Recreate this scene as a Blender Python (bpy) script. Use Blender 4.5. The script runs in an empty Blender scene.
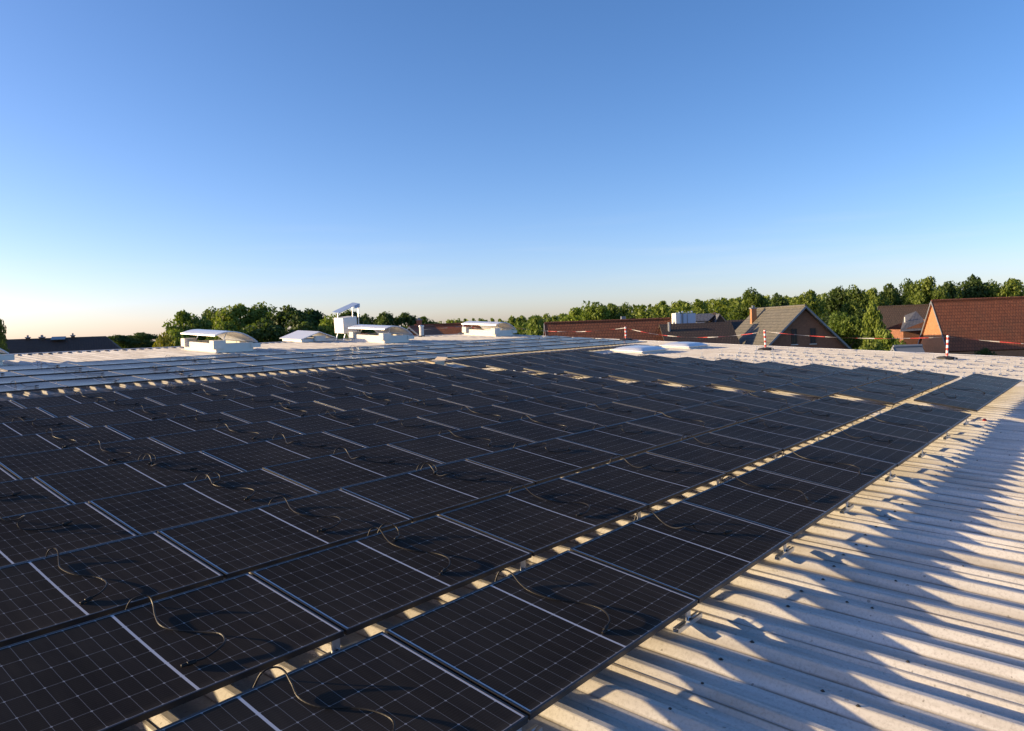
import bpy, math, random
from mathutils import Matrix, Vector
import numpy as np
random.seed(7); rng = np.random.default_rng(7)
R = math.radians
scene = bpy.context.scene
COL = scene.collection

# ------------------------------------------------------------------ frames
BETA = R(3.147)                       # pitch of the hall roof; rows of panels run level along X
RX = Matrix.Rotation(BETA, 4, 'X')
def W(x, y, z=0.0): return RX @ Vector((x, y, z))      # roof frame -> world
ZR = -0.247                           # flat of the roof sheet (panel front edges are at z = 0)
ZC = ZR + 0.054                       # crown of the ribs
GROUND = -5.6

# ------------------------------------------------------------------ camera
F_PX, YAW, PITCH, ROLL = 743.26, 0.694396, 0.0877787, 0.0058635
CAM_R = Vector((-2.65778, -1.98614, 1.93552))
cy, sy, cp, sp = math.cos(YAW), math.sin(YAW), math.cos(PITCH), math.sin(PITCH)
Fv = Vector((cy*cp, sy*cp, -sp)); Rv = Vector((sy, -cy, 0)); Uv = Rv.cross(Fv)
Rv, Uv = math.cos(ROLL)*Rv + math.sin(ROLL)*Uv, -math.sin(ROLL)*Rv + math.cos(ROLL)*Uv
m3 = Matrix((Rv, Uv, -Fv)).transposed()
cam_d = bpy.data.cameras.new('camera'); cam = bpy.data.objects.new('camera', cam_d); COL.objects.link(cam)
cam.matrix_world = RX @ (Matrix.Translation(CAM_R) @ m3.to_4x4())
cam_d.sensor_width = 36; cam_d.lens = F_PX/1024*36; cam_d.clip_end = 12000; cam_d.clip_start = 0.05
scene.camera = cam
CW = RX @ CAM_R
FW = (RX.to_3x3() @ Fv); RW = (RX.to_3x3() @ Rv); UW = (RX.to_3x3() @ Uv)
FL = Vector((FW.x, FW.y, 0)).normalized(); RL = Vector((FL.y, -FL.x, 0))   # level forward / right
def ray(u, v):
    u, v = float(u), float(v); return ((u-512)/F_PX)*RW - ((v-365.5)/F_PX)*UW + FW
S_ = 1.037
def G(x, y): return CAM_R.x+(x-CAM_R.x)*S_, CAM_R.y+(y-CAM_R.y)*S_     # spacing of the things standing on the roof sheet
def RT(x, y, sc=S_):                  # placement on the rib crowns
    gx, gy = G(x, y); return RX @ Matrix.Translation((gx, gy, ZC)) @ Matrix.Scale(sc, 4)
def place(u, v, dist):                # point seen at (u, v) at a level distance from the eye
    d = ray(u, v); return CW + d*(dist/d.dot(FL))
HEAD = math.atan2(FL.y, FL.x)

# ------------------------------------------------------------------ sky, sun
az, el = R(50), R(9.07)
sroof = Vector((-math.cos(az)*math.cos(el), math.sin(az)*math.cos(el), math.sin(el)))
SUN = (RX.to_3x3() @ sroof).normalized()
s_el = math.asin(SUN.z); s_az = math.atan2(SUN.x, SUN.y)       # clockwise from +Y
world = bpy.data.worlds.new('World'); scene.world = world; world.use_nodes = True
nt = world.node_tree; bg = nt.nodes['Background']
sky = nt.nodes.new('ShaderNodeTexSky'); sky.sky_type = 'NISHITA'; sky.sun_disc = False
sky.sun_elevation = s_el; sky.sun_rotation = s_az
sky.air_density = 0.75; sky.dust_density = 0.8; sky.ozone_density = 3.0; sky.altitude = 50
hs = nt.nodes.new('ShaderNodeHueSaturation'); hs.inputs['Saturation'].default_value = 1.15; hs.inputs['Hue'].default_value = .5
nt.links.new(sky.outputs[0], hs.inputs['Color']); wb = nt.nodes.new('ShaderNodeMix'); wb.data_type = 'RGBA'; wb.blend_type = 'MULTIPLY'; wb.inputs[0].default_value = 1; wb.inputs[7].default_value = (1.27, .98, .99, 1)   # camera white balance
nt.links.new(hs.outputs[0], wb.inputs[6]); # a few very thin cloud bands low over the horizon
tcw = nt.nodes.new('ShaderNodeTexCoord'); mpw = nt.nodes.new('ShaderNodeMapping'); mpw.inputs['Scale'].default_value = (1.6, 1.6, 26); nzw = nt.nodes.new('ShaderNodeTexNoise'); nzw.inputs['Scale'].default_value = 2.2; nzw.inputs['Detail'].default_value = 5
sxw = nt.nodes.new('ShaderNodeSeparateXYZ'); nt.links.new(tcw.outputs['Generated'], mpw.inputs[0]); nt.links.new(mpw.outputs[0], nzw.inputs['Vector']); nt.links.new(tcw.outputs['Generated'], sxw.inputs[0])
def mr(sock, a, b, c, d):
    k = nt.nodes.new('ShaderNodeMapRange'); nt.links.new(sock, k.inputs[0])
    for i, v in enumerate((a, b, c, d)): k.inputs[i+1].default_value = v
    return k.outputs[0]
mlw = nt.nodes.new('ShaderNodeMath'); mlw.operation = 'MULTIPLY'; nt.links.new(mr(nzw.outputs['Fac'], .52, .75, 0, .22), mlw.inputs[0]); nt.links.new(mr(sxw.outputs[2], .015, .16, 1, 0), mlw.inputs[1])
cw_ = nt.nodes.new('ShaderNodeMix'); cw_.data_type = 'RGBA'; cw_.inputs[7].default_value = (3.4, 3.4, 3.4, 1); nt.links.new(mlw.outputs[0], cw_.inputs[0]); nt.links.new(wb.outputs[2], cw_.inputs[6])
nt.links.new(cw_.outputs[2], bg.inputs[0]); bg.inputs[1].default_value = 0.15
sl = bpy.data.lights.new('sun', 'SUN'); sl.energy = 5.0; sl.angle = R(0.55); sl.color = (1.0, 0.74, 0.42)
so = bpy.data.objects.new('sun', sl); COL.objects.link(so)
so.rotation_euler = SUN.to_track_quat('Z', 'Y').to_euler()
scene.view_settings.view_transform = 'Standard'; scene.view_settings.look = 'None'
scene.view_settings.exposure = 0.80; scene.view_settings.gamma = 1
scene.cycles.max_bounces = 6; scene.cycles.transparent_max_bounces = 8

# ------------------------------------------------------------------ node helpers
class NT:
    def __init__(s, name):
        s.m = bpy.data.materials.new(name); s.m.use_nodes = True; s.t = s.m.node_tree
        s.b = s.t.nodes['Principled BSDF']; s.out = s.t.nodes['Material Output']
    def n(s, typ, **kw):
        k = s.t.nodes.new(typ)
        for a, v in kw.items():
            if a.startswith('i_'):
                key = a[2:]; key = int(key) if key.isdigit() else key.replace('_', ' ')
                s.put(k.inputs[key], v)
            else: setattr(k, a, v)
        return k
    def put(s, sock, v):
        if isinstance(v, bpy.types.NodeSocket): s.t.links.new(v, sock)
        elif isinstance(v, bpy.types.Node): s.t.links.new(v.outputs[0], sock)
        else: sock.default_value = v
    def math(s, op, a, b=0.0, c=0.0):
        k = s.n('ShaderNodeMath', operation=op); s.put(k.inputs[0], a); s.put(k.inputs[1], b); s.put(k.inputs[2], c); return k.outputs[0]
    def mix(s, f, a, b):
        k = s.n('ShaderNodeMix', data_type='RGBA'); s.put(k.inputs[0], f); s.put(k.inputs[6], a); s.put(k.inputs[7], b); return k.outputs[2]
    def noise(s, vec, scale, detail=4, rough=.55):
        k = s.n('ShaderNodeTexNoise'); s.put(k.inputs['Vector'], vec); k.inputs['Scale'].default_value = scale
        k.inputs['Detail'].default_value = detail; k.inputs['Roughness'].default_value = rough; return k.outputs['Fac']
    def ramp(s, f, lo, hi, a=0.0, b=1.0):
        k = s.n('ShaderNodeMapRange'); s.put(k.inputs[0], f); k.inputs[1].default_value = lo; k.inputs[2].default_value = hi
        k.inputs[3].default_value = a; k.inputs[4].default_value = b; return k.outputs[0]
    def mapping(s, vec, scale):
        k = s.n('ShaderNodeMapping'); s.put(k.inputs[0], vec); k.inputs['Scale'].default_value = scale; return k.outputs[0]
    def bump(s, h, dist, strength=1.0):
        k = s.n('ShaderNodeBump'); s.put(k.inputs['Height'], h); k.inputs['Distance'].default_value = dist
        k.inputs['Strength'].default_value = strength; s.t.links.new(k.outputs[0], s.b.inputs['Normal'])
def C4(*c): return (c[0], c[1], c[2], 1.0)

def plain(name, col, rough=.5, metal=0.0, var=.12, scale=6.0, spec=.5):
    k = NT(name); tc = k.n('ShaderNodeTexCoord')
    f = k.noise(tc.outputs['Object'], scale)
    a = C4(*[c*(1-var) for c in col]); b = C4(*[min(1, c*(1+var)) for c in col])
    k.put(k.b.inputs['Base Color'], k.mix(f, a, b)); k.b.inputs['Roughness'].default_value = rough
    k.b.inputs['Metallic'].default_value = metal; k.b.inputs['Specular IOR Level'].default_value = spec
    return k.m

# solar glass: half-cut cells with a white backsheet showing between them (UV in metres)
PL, PW, PT = 1.755, 1.0433, 0.035
GL, GW = PL-0.022, PW-0.022
def solar_mat(name='solar_glass', sheen=.003, level=.0014, r0=.16):
    k = NT(name); uv = k.n('ShaderNodeUVMap', uv_map='uv'); sx = k.n('ShaderNodeSeparateXYZ'); k.put(sx.inputs[0], uv.outputs[0])
    u, v = sx.outputs[0], sx.outputs[1]
    hp = (GL/2-0.0075-0.012)/10; vp = (GW-0.012)/6
    xm = k.math('SUBTRACT', k.math('ABSOLUTE', k.math('SUBTRACT', u, GL/2)), 0.0075)
    cx = k.math('DIVIDE', xm, hp); cyv = k.math('DIVIDE', k.math('SUBTRACT', v, 0.006), vp)
    dx = k.math('MULTIPLY', k.math('ABSOLUTE', k.math('SUBTRACT', cx, k.math('ROUND', cx))), hp)
    dy = k.math('MULTIPLY', k.math('ABSOLUTE', k.math('SUBTRACT', cyv, k.math('ROUND', cyv))), vp)
    lx = k.math('LESS_THAN', dx, 0.0011); ly = k.math('LESS_THAN', dy, 0.0014)
    dia = k.math('LESS_THAN', k.math('ADD', dx, dy), 0.0075)
    mid = k.math('LESS_THAN', xm, 0.0); edge = k.math('GREATER_THAN', cx, 10.0)
    ey = k.math('GREATER_THAN', k.math('ABSOLUTE', k.math('SUBTRACT', v, GW/2)), GW/2-0.0045)
    line = k.math('MAXIMUM', k.math('MAXIMUM', lx, ly), dia)
    strong = k.math('MAXIMUM', k.math('MAXIMUM', mid, edge), k.math('MULTIPLY', ey, .55))
    # wires along the cell
    wv = k.math('MULTIPLY', cyv, 10.0)
    wire = k.math('LESS_THAN', k.math('ABSOLUTE', k.math('SUBTRACT', k.math('FRACT', wv), .5)), 0.035)
    oi = k.n('ShaderNodeObjectInfo'); rnd = oi.outputs['Random']
    tc = k.n('ShaderNodeTexCoord')
    pos = k.n('ShaderNodeNewGeometry').outputs['Position']
    cell_id = k.n('ShaderNodeCombineXYZ'); k.put(cell_id.inputs[0], k.math('FLOOR', cx)); k.put(cell_id.inputs[1], k.math('FLOOR', cyv)); k.put(cell_id.inputs[2], k.math('MULTIPLY', rnd, 40))
    wn = k.n('ShaderNodeTexWhiteNoise', noise_dimensions='3D'); k.put(wn.inputs['Vector'], cell_id.outputs[0])
    cell = k.mix(wn.outputs['Value'], C4(.012, .0115, .012), C4(.017, .016, .017))
    cell = k.mix(k.math('MULTIPLY', wire, .45), cell, C4(.06, .06, .065))
    col = k.mix(k.math('MULTIPLY', k.math('ADD', k.math('MULTIPLY', line, .36), k.math('MULTIPLY', dia, .3)), 1.0), cell, C4(.42, .42, .43))
    col = k.mix(strong, col, C4(.52, .52, .54))
    # dust: patchy film, streaked down the slope
    d1 = k.noise(pos, .9, 3); d2 = k.noise(k.mapping(uv.outputs[0], (14, 2.0, 1)), 1.0, 4)
    dust = k.math('MULTIPLY', k.ramp(d1, .3, .75, .35, 1.0), k.ramp(d2, .3, .75, .6, 1.0))
    dust = k.math('ADD', k.math('MULTIPLY', dust, .095), k.math('MULTIPLY', k.ramp(v, 0, .05, .05, 0), 1.0))
    col = k.mix(dust, col, C4(.43, .34, .24))
    k.put(k.b.inputs['Base Color'], col)
    k.put(k.b.inputs['Roughness'], k.ramp(d1, .3, .7, r0, r0+.09))
    k.b.inputs['IOR'].default_value = 1.45
    k.b.inputs['Sheen Weight'].default_value = sheen; k.b.inputs['Sheen Roughness'].default_value = .45; k.b.inputs['Sheen Tint'].default_value = C4(.95, .72, .48)   # dust film
    k.b.inputs['Specular IOR Level'].default_value = level
    k.b.inputs['Specular Tint'].default_value = C4(.80, .90, 1.0)
    return k.m

def roof_mat():
    k = NT('coated_sheet'); tc = k.n('ShaderNodeTexCoord'); o = tc.outputs['Object']
    sx = k.n('ShaderNodeSeparateXYZ'); k.put(sx.inputs[0], o)
    big = k.noise(o, .55, 4); streak = k.noise(k.mapping(o, (7, .35, 1)), 1.0, 5); fine = k.noise(o, 55, 3, .7); spk = k.noise(o, 23, 2, .5)
    base = k.mix(big, C4(.49, .475, .44), C4(.64, .625, .585))
    base = k.mix(k.math('MULTIPLY', k.ramp(streak, .42, .75), .6), base, C4(.27, .235, .185))
    base = k.mix(k.math('MULTIPLY', k.ramp(fine, .48, .75), .5), base, C4(.24, .22, .19))
    base = k.mix(k.math('MULTIPLY', k.ramp(spk, .70, .75), .6), base, C4(.09, .08, .065))
    blot = k.noise(k.mapping(o, (3.4, .55, 1)), 1.7, 6, .65)
    base = k.mix(k.math('MULTIPLY', k.ramp(blot, .50, .72), .45), base, C4(.22, .19, .145))
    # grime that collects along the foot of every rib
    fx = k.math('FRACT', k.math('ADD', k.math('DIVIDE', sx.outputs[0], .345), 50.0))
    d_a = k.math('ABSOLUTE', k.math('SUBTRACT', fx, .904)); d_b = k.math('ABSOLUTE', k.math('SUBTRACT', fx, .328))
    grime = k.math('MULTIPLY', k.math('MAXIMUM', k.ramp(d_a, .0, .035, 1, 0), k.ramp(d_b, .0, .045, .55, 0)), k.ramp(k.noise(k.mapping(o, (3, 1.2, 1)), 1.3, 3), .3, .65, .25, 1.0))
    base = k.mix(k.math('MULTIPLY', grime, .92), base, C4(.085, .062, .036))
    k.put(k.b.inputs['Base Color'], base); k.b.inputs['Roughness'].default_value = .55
    k.b.inputs['Specular IOR Level'].default_value = .22
    k.bump(k.math('ADD', k.math('MULTIPLY', big, 1.0), k.math('MULTIPLY', fine, .04)), .012, .5)
    return k.m

def tile_mat(name, c1, c2, row=.33, colw=.25, moss=.3):
    k = NT(name); uv = k.n('ShaderNodeUVMap', uv_map='uv'); br = k.n('ShaderNodeTexBrick'); k.put(br.inputs['Vector'], uv.outputs[0])
    br.offset = .5; br.inputs['Color1'].default_value = C4(*c1); br.inputs['Color2'].default_value = C4(*c2)
    br.inputs['Mortar'].default_value = C4(*[c*.55 for c in c1]); br.inputs['Scale'].default_value = 1.0
    br.inputs['Brick Width'].default_value = colw; br.inputs['Row Height'].default_value = row; br.inputs['Mortar Size'].default_value = row*.10
    br.inputs['Mortar Smooth'].default_value = .4
    tc = k.n('ShaderNodeTexCoord'); f = k.noise(tc.outputs['Object'], .6, 5); g = k.noise(tc.outputs['Object'], 4, 3)
    col = k.mix(k.math('MULTIPLY', k.ramp(f, .45, .75), moss), br.outputs[0], C4(.05, .05, .03))
    col = k.mix(k.math('MULTIPLY', k.ramp(g, .4, .8), .3), col, C4(*[c*1.5 for c in c2]))
    k.put(k.b.inputs['Base Color'], col); k.b.inputs['Roughness'].default_value = .75
    k.bump(br.outputs['Fac'], -.03, .8)
    return k.m

def leaf_mat(name, dark, light):
    k = NT(name); tc = k.n('ShaderNodeTexCoord'); pos = tc.outputs['Object']
    at = k.n('ShaderNodeAttribute', attribute_name='tone')
    oi = k.n('ShaderNodeObjectInfo')
    f = k.math('ADD', k.math('MULTIPLY', at.outputs['Fac'], .75), k.math('MULTIPLY', k.math('SUBTRACT', oi.outputs['Random'], .4), .6))
    col = k.mix(f, C4(*dark), C4(*light))
    k.put(k.b.inputs['Base Color'], col); k.b.inputs['Roughness'].default_value = .6
    k.b.inputs['Specular IOR Level'].default_value = .25
    tr = k.n('ShaderNodeBsdfTranslucent'); k.put(tr.inputs[0], k.mix(.5, col, C4(light[0]*1.3, light[1]*1.5, light[2]*.6)))
    mx = k.n('ShaderNodeMixShader'); mx.inputs[0].default_value = .32
    k.t.links.new(k.b.outputs[0], mx.inputs[1]); k.t.links.new(tr.outputs[0], mx.inputs[2]); k.t.links.new(mx.outputs[0], k.out.inputs[0])
    return k.m

def stripe_mat(name, period, c1, c2, rough=.4):
    k = NT(name); uv = k.n('ShaderNodeUVMap', uv_map='uv'); sx = k.n('ShaderNodeSeparateXYZ'); k.put(sx.inputs[0], uv.outputs[0])
    f = k.math('LESS_THAN', k.math('FRACT', k.math('DIVIDE', sx.outputs[0], period)), .5)
    n_ = k.noise(uv.outputs[0], 9, 3)
    k.put(k.b.inputs['Base Color'], k.mix(k.math('MULTIPLY', k.ramp(n_, .5, .8), .35), k.mix(f, C4(*c1), C4(*c2)), C4(.2, .16, .12)))
    k.b.inputs['Roughness'].default_value = rough; return k.m

def ground_mat():
    k = NT('meadow'); tc = k.n('ShaderNodeTexCoord'); o = tc.outputs['Object']
    a = k.noise(o, .012, 4); b = k.noise(o, .4, 5)
    col = k.mix(k.ramp(a, .35, .65), C4(.05, .075, .022), C4(.11, .105, .045)); col = k.mix(k.math('MULTIPLY', b, .5), col, C4(.03, .045, .015))
    k.put(k.b.inputs['Base Color'], col); k.b.inputs['Roughness'].default_value = .9; return k.m

M = dict(
    solar=solar_mat(), solar_far=solar_mat('solar_glass_glossy', .010, .013, .11), frame=plain('black_anodised', (.014, .014, .015), .38, .0, .1, 20), cable=plain('cable_rubber', (.014, .013, .012), .45, 0, .2, 30, .18),
    alu=plain('aluminium', (.62, .64, .66), .33, .85, .08, 15), sheet=roof_mat(), white=plain('white_plastic', (.74, .72, .67), .5, 0, .06, 3),
    poly=plain('opal_glazing', (.66, .69, .72), .22, 0, .05, 2), cream=plain('insulation_board', (.74, .69, .60), .7, 0, .08, 5),
    rubber=plain('black_rubber', (.02, .02, .02), .7), red=plain('red_plastic', (.50, .03, .025), .4), stripe=stripe_mat('pole_stripes', .2, (.62, .035, .03), (.80, .79, .76)),
    tape=stripe_mat('tape_stripes', 1.3, (.46, .05, .035), (.50, .48, .45)), screw=plain('screw_steel', (.05, .045, .04), .5, .5),
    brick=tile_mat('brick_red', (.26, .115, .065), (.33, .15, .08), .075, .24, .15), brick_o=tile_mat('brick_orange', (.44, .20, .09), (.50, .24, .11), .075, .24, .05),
    tile_red=tile_mat('tiles_red', (.21, .066, .026), (.28, .090, .034), .34, .24, .35), tile_brown=tile_mat('tiles_brown', (.050, .034, .026), (.065, .043, .032), .34, .24, .3),
    tile_grey=tile_mat('tiles_grey', (.105, .10, .078), (.135, .125, .098), .34, .3, .25), tile_slate=tile_mat('tiles_slate', (.10, .105, .12), (.13, .135, .15), .34, .3, .15),
    trim=plain('grey_trim', (.20, .22, .24), .5), glass=plain('window_glass', (.03, .035, .045), .08, 0, .1, 3, .7), wood=plain('dark_timber', (.07, .045, .03), .8),
    render=plain('pale_render', (.66, .63, .57), .8), blue=plain('blue_sheet', (.30, .40, .58), .35), cont=plain('pale_blue_metal', (.42, .50, .62), .4, .1),
    bark=plain('bark', (.07, .055, .042), .9, 0, .3, 3), ground=ground_mat(), concrete=plain('concrete_panel', (.42, .41, .39), .8, 0, .1, 1), card=plain('cardboard', (.60, .50, .36), .8),
    leaf_a=leaf_mat('leaves_mid', (.045, .080, .016), (.20, .25, .042)), leaf_b=leaf_mat('leaves_dark', (.027, .055, .014), (.11, .155, .034)),
    leaf_c=leaf_mat('leaves_fresh', (.065, .11, .014), (.22, .28, .045)), leaf_y=leaf_mat('leaves_yellow', (.09, .10, .012), (.24, .22, .03)), needle=leaf_mat('needles', (.010, .024, .011), (.035, .055, .022)))

# ------------------------------------------------------------------ mesh builder
class MB:
    def __init__(s): s.v = []; s.f = []; s.uv = []; s.mi = []; s.sm = []
    def face(s, pts, uv=None, mi=0, smooth=False):
        b = len(s.v); s.v += [tuple(p) for p in pts]; s.f.append(tuple(range(b, b+len(pts))))
        s.uv += list(uv) if uv else [(0, 0)]*len(pts); s.mi.append(mi); s.sm.append(smooth)
    def box(s, x0, x1, y0, y1, z0, z1, mi=0, T=None):
        P = [Vector((x, y, z)) for z in (z0, z1) for y in (y0, y1) for x in (x0, x1)]
        if T is not None: P = [T @ p for p in P]
        for q in ((0, 2, 3, 1), (4, 5, 7, 6), (0, 1, 5, 4), (2, 6, 7, 3), (0, 4, 6, 2), (1, 3, 7, 5)):
            a = [P[i] for i in q]; w = (a[1]-a[0]).length; h = (a[3]-a[0]).length
            s.face(a, [(0, 0), (w, 0), (w, h), (0, h)], mi)
    def quad(s, a, b, c, d, mi=0, smooth=False):
        a, b, c, d = map(Vector, (a, b, c, d)); w = (b-a).length; h = (d-a).length
        k = (c-d).length
        s.face((a, b, c, d), [(0, 0), (w, 0), (w, h), (0, h)], mi, smooth)
    def slab(s, a, b, c, d, t, mi=0):
        """sheet a-b-c-d (a-b along the eaves) given a thickness t downwards along its normal"""
        a, b, c, d = map(Vector, (a, b, c, d)); n = (b-a).cross(d-a).normalized()*t
        s.quad(a, b, c, d, mi); A, B, Cc, D = a-n, b-n, c-n, d-n
        s.quad(B, A, D, Cc, mi)
        for p, q, P_, Q_ in ((a, b, A, B), (b, c, B, Cc), (c, d, Cc, D), (d, a, D, A)): s.quad(P_, Q_, q, p, mi)
    def tube(s, pts, r, n=6, mi=0, cap=True):
        pts = [Vector(p) for p in pts]; rr = r if isinstance(r, (list, tuple)) else [r]*len(pts); rings = []; L = 0.0; base = len(s.v); up = None
        for i, p in enumerate(pts):
            t = (pts[min(i+1, len(pts)-1)]-pts[max(i-1, 0)]).normalized()
            if up is None: up = Vector((0, 0, 1)) if abs(t.z) < .9 else Vector((1, 0, 0))
            a = t.cross(up); a = a.normalized() if a.length > 1e-6 else Vector((1, 0, 0)); b = a.cross(t).normalized(); up = b
            if i: L += (p-pts[i-1]).length
            rings.append(([p+a*math.cos(2*math.pi*k/n)*rr[i]+b*math.sin(2*math.pi*k/n)*rr[i] for k in range(n)], L))
        for i in range(len(pts)-1):
            (A, la), (B, lb) = rings[i], rings[i+1]
            for k in range(n):
                k2 = (k+1) % n; s.face((A[k], A[k2], B[k2], B[k]), [(la, k/n), (la, (k+1)/n), (lb, (k+1)/n), (lb, k/n)], mi, True)
        if cap: s.face(rings[0][0][::-1], None, mi); s.face(rings[-1][0], [(L, 0)]*n, mi)
    def mesh(s, name, mats, weld=False):
        me = bpy.data.meshes.new(name); me.from_pydata(s.v, [], s.f)
        ul = me.uv_layers.new(name='uv'); ul.data.foreach_set('uv', np.array(s.uv, dtype=np.float32).ravel())
        me.polygons.foreach_set('material_index', np.array(s.mi, dtype=np.int32)); me.polygons.foreach_set('use_smooth', np.array(s.sm, dtype=bool))
        for m in (mats if isinstance(mats, (list, tuple)) else [mats]): me.materials.append(m)
        if weld:
            import bmesh
            bm = bmesh.new(); bm.from_mesh(me); bmesh.ops.remove_doubles(bm, verts=bm.verts, dist=1e-5); bm.to_mesh(me); bm.free()
        me.update(); return me

def link(name, me, parent=None, mat=None):
    o = bpy.data.objects.new(name, me); COL.objects.link(o)
    if parent is not None: o.parent = parent
    if mat is not None: o.matrix_world = mat
    return o
def tag(o, label, cat, group=None, kind=None):
    o['label'] = label; o['category'] = cat
    if group: o['group'] = group
    if kind: o['kind'] = kind
    return o
def thing(name, label, cat, mat, group=None): return tag(link(name, None, None, mat), label, cat, group)
def part(name, mb, mats, parent, label=None, weld=False):
    o = link(name, mb.mesh(name, mats, weld) if isinstance(mb, MB) else mb, parent)
    if label: o['label'] = label
    return o
ORD = ['first', 'second', 'third', 'fourth', 'fifth', 'sixth', 'seventh', 'eighth', 'ninth', 'tenth', 'eleventh', 'twelfth', 'thirteenth', 'fourteenth', 'fifteenth', 'sixteenth', 'seventeenth', 'eighteenth']
def spline(pts, k=5):
    P_ = [Vector(p) for p in pts]; P_ = [P_[0]*2-P_[1]]+P_+[P_[-1]*2-P_[-2]]; out = []
    for i in range(1, len(P_)-2):
        for j in range(k):
            t = j/k; a, b, c, d = P_[i-1:i+3]
            out.append(.5*((2*b)+(c-a)*t+(2*a-5*b+4*c-d)*t*t+(3*b-a-3*c+d)*t**3))
    out.append(P_[-2]); return out

# ------------------------------------------------------------------ setting
g = MB(); g.quad((-5000, -5000, 0), (5000, -5000, 0), (5000, 5000, 0), (-5000, 5000, 0))
o = link('ground', g.mesh('ground', M['ground'])); o.location.z = GROUND; o['kind'] = 'structure'

# ------------------------------------------------------------------ hall with its trapezoidal roof
X0, X1, Y0, Y1 = -18.0, 32.6, -7.5, 30.15
hall = thing('industrial_hall', 'long low hall whose pale ribbed metal roof fills the foreground under the solar panels', 'hall', RX.copy())
RIB = .345
def rib_profile(xa, xb):
    """(x, z) of the sheet across the ribs; every third rib is a side lap with a second small lip"""
    pr = []; i0 = math.ceil((xa+.1)/RIB); i1 = math.floor((xb-.1)/RIB); pr.append((xa, ZR))
    for i in range(i0, i1+1):
        c = i*RIB+.045; seam = i % 3 == 0
        if seam: pr += [(c-.108, ZR), (c-.090, ZR+.022), (c-.074, ZR+.027), (c-.071, ZR+.017), (c-.062, ZR+.017)]
        else: pr += [(c-.078, ZR)]
        pr += [(c-.026, ZC-.004), (c-.018, ZC), (c+.018, ZC), (c+.026, ZC-.004), (c+.068, ZR)]
        if not seam: pr += [(c+.152, ZR), (c+.158, ZR+.003), (c+.176, ZR+.003), (c+.182, ZR)]
    pr.append((xb, ZR)); return pr
prof = rib_profile(X0, X1)
ys = [Y0, -5, -4, -3.4] + [(-3+.55*i) for i in range(12)] + [4, 5, 7, 9, 11, 13, 15, 17, 19, 21, 23, 25, 27, Y1]
rs = MB(); rs.v = []
for j, y in enumerate(ys):
    for i, (x, z) in enumerate(prof):
        wob = .0025*math.sin(x*2.1+y*1.7)+.0018*math.sin(x*.9-y*2.9+1)
        rs.v.append((x+.003*math.sin(y*1.3+x*.7), y, z+wob))
n = len(prof)
for j in range(len(ys)-1):
    for i in range(n-1): rs.f.append((j*n+i, j*n+i+1, (j+1)*n+i+1, (j+1)*n+i)); rs.mi.append(0); rs.sm.append(False); rs.uv += [(0, 0)]*4
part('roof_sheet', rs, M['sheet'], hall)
# far slope beyond the ridge (falls away), ridge cap, verge and eaves flashing, walls
TB = Matrix.Translation((0, Y1, 0)) @ Matrix.Rotation(-2*BETA, 4, 'X')
fs = MB()
for i in range(n-1):
    a, b = prof[i], prof[i+1]; fs.face([TB @ Vector((a[0], 0, a[1])), TB @ Vector((b[0], 0, b[1])), TB @ Vector((b[0], 34, b[1])), TB @ Vector((a[0], 34, a[1]))])
part('rear_roof_sheet', fs, M['sheet'], hall)
rc = MB(); rc.slab((X0, Y1-.22, ZC+.006), (X1, Y1-.22, ZC+.006), (X1, Y1, ZC+.022), (X0, Y1, ZC+.022), .004)
e1 = TB @ Vector((0, .22, ZC+.006)); rc.slab((X0, Y1, ZC+.022), (X1, Y1, ZC+.022), (X1, e1.y, e1.z), (X0, e1.y, e1.z), .004)
part('ridge_cap', rc, M['sheet'], hall)
vg = MB(); vg.box(X1-.12, X1+.05, Y0, Y1, ZC+.004, ZC+.018); vg.box(X1+.032, X1+.05, Y0, Y1, ZR-.25, ZC+.004); part('verge_flashing', vg, M['white'], hall)
wl = MB(); zg = GROUND-1.0
pt = lambda x, y, z: RX.inverted() @ Vector((x, y, z))
ya, yb = W(0, Y0+.15, ZR).y, W(0, 29+33.8, 0).y; yr = W(0, Y1, ZR).y
za, zr = W(0, Y0+.15, ZR-.05).z, W(0, Y1, ZR-.05).z; e2 = RX @ (TB @ Vector((0, 33.8, ZR-.05)))
for x in (X0+.1, X1-.05):
    wl.face([pt(x, ya, zg), pt(x, e2.y, zg), pt(x, e2.y, e2.z), pt(x, yr, zr), pt(x, ya, za)])
wl.face([pt(X0+.1, ya, zg), pt(X1-.05, ya, zg), pt(X1-.05, ya, za), pt(X0+.1, ya, za)])
wl.face([pt(X0+.1, e2.y, zg), pt(X1-.05, e2.y, zg), pt(X1-.05, e2.y, e2.z), pt(X0+.1, e2.y, e2.z)])
part('wall', wl, M['concrete'], hall)
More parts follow.
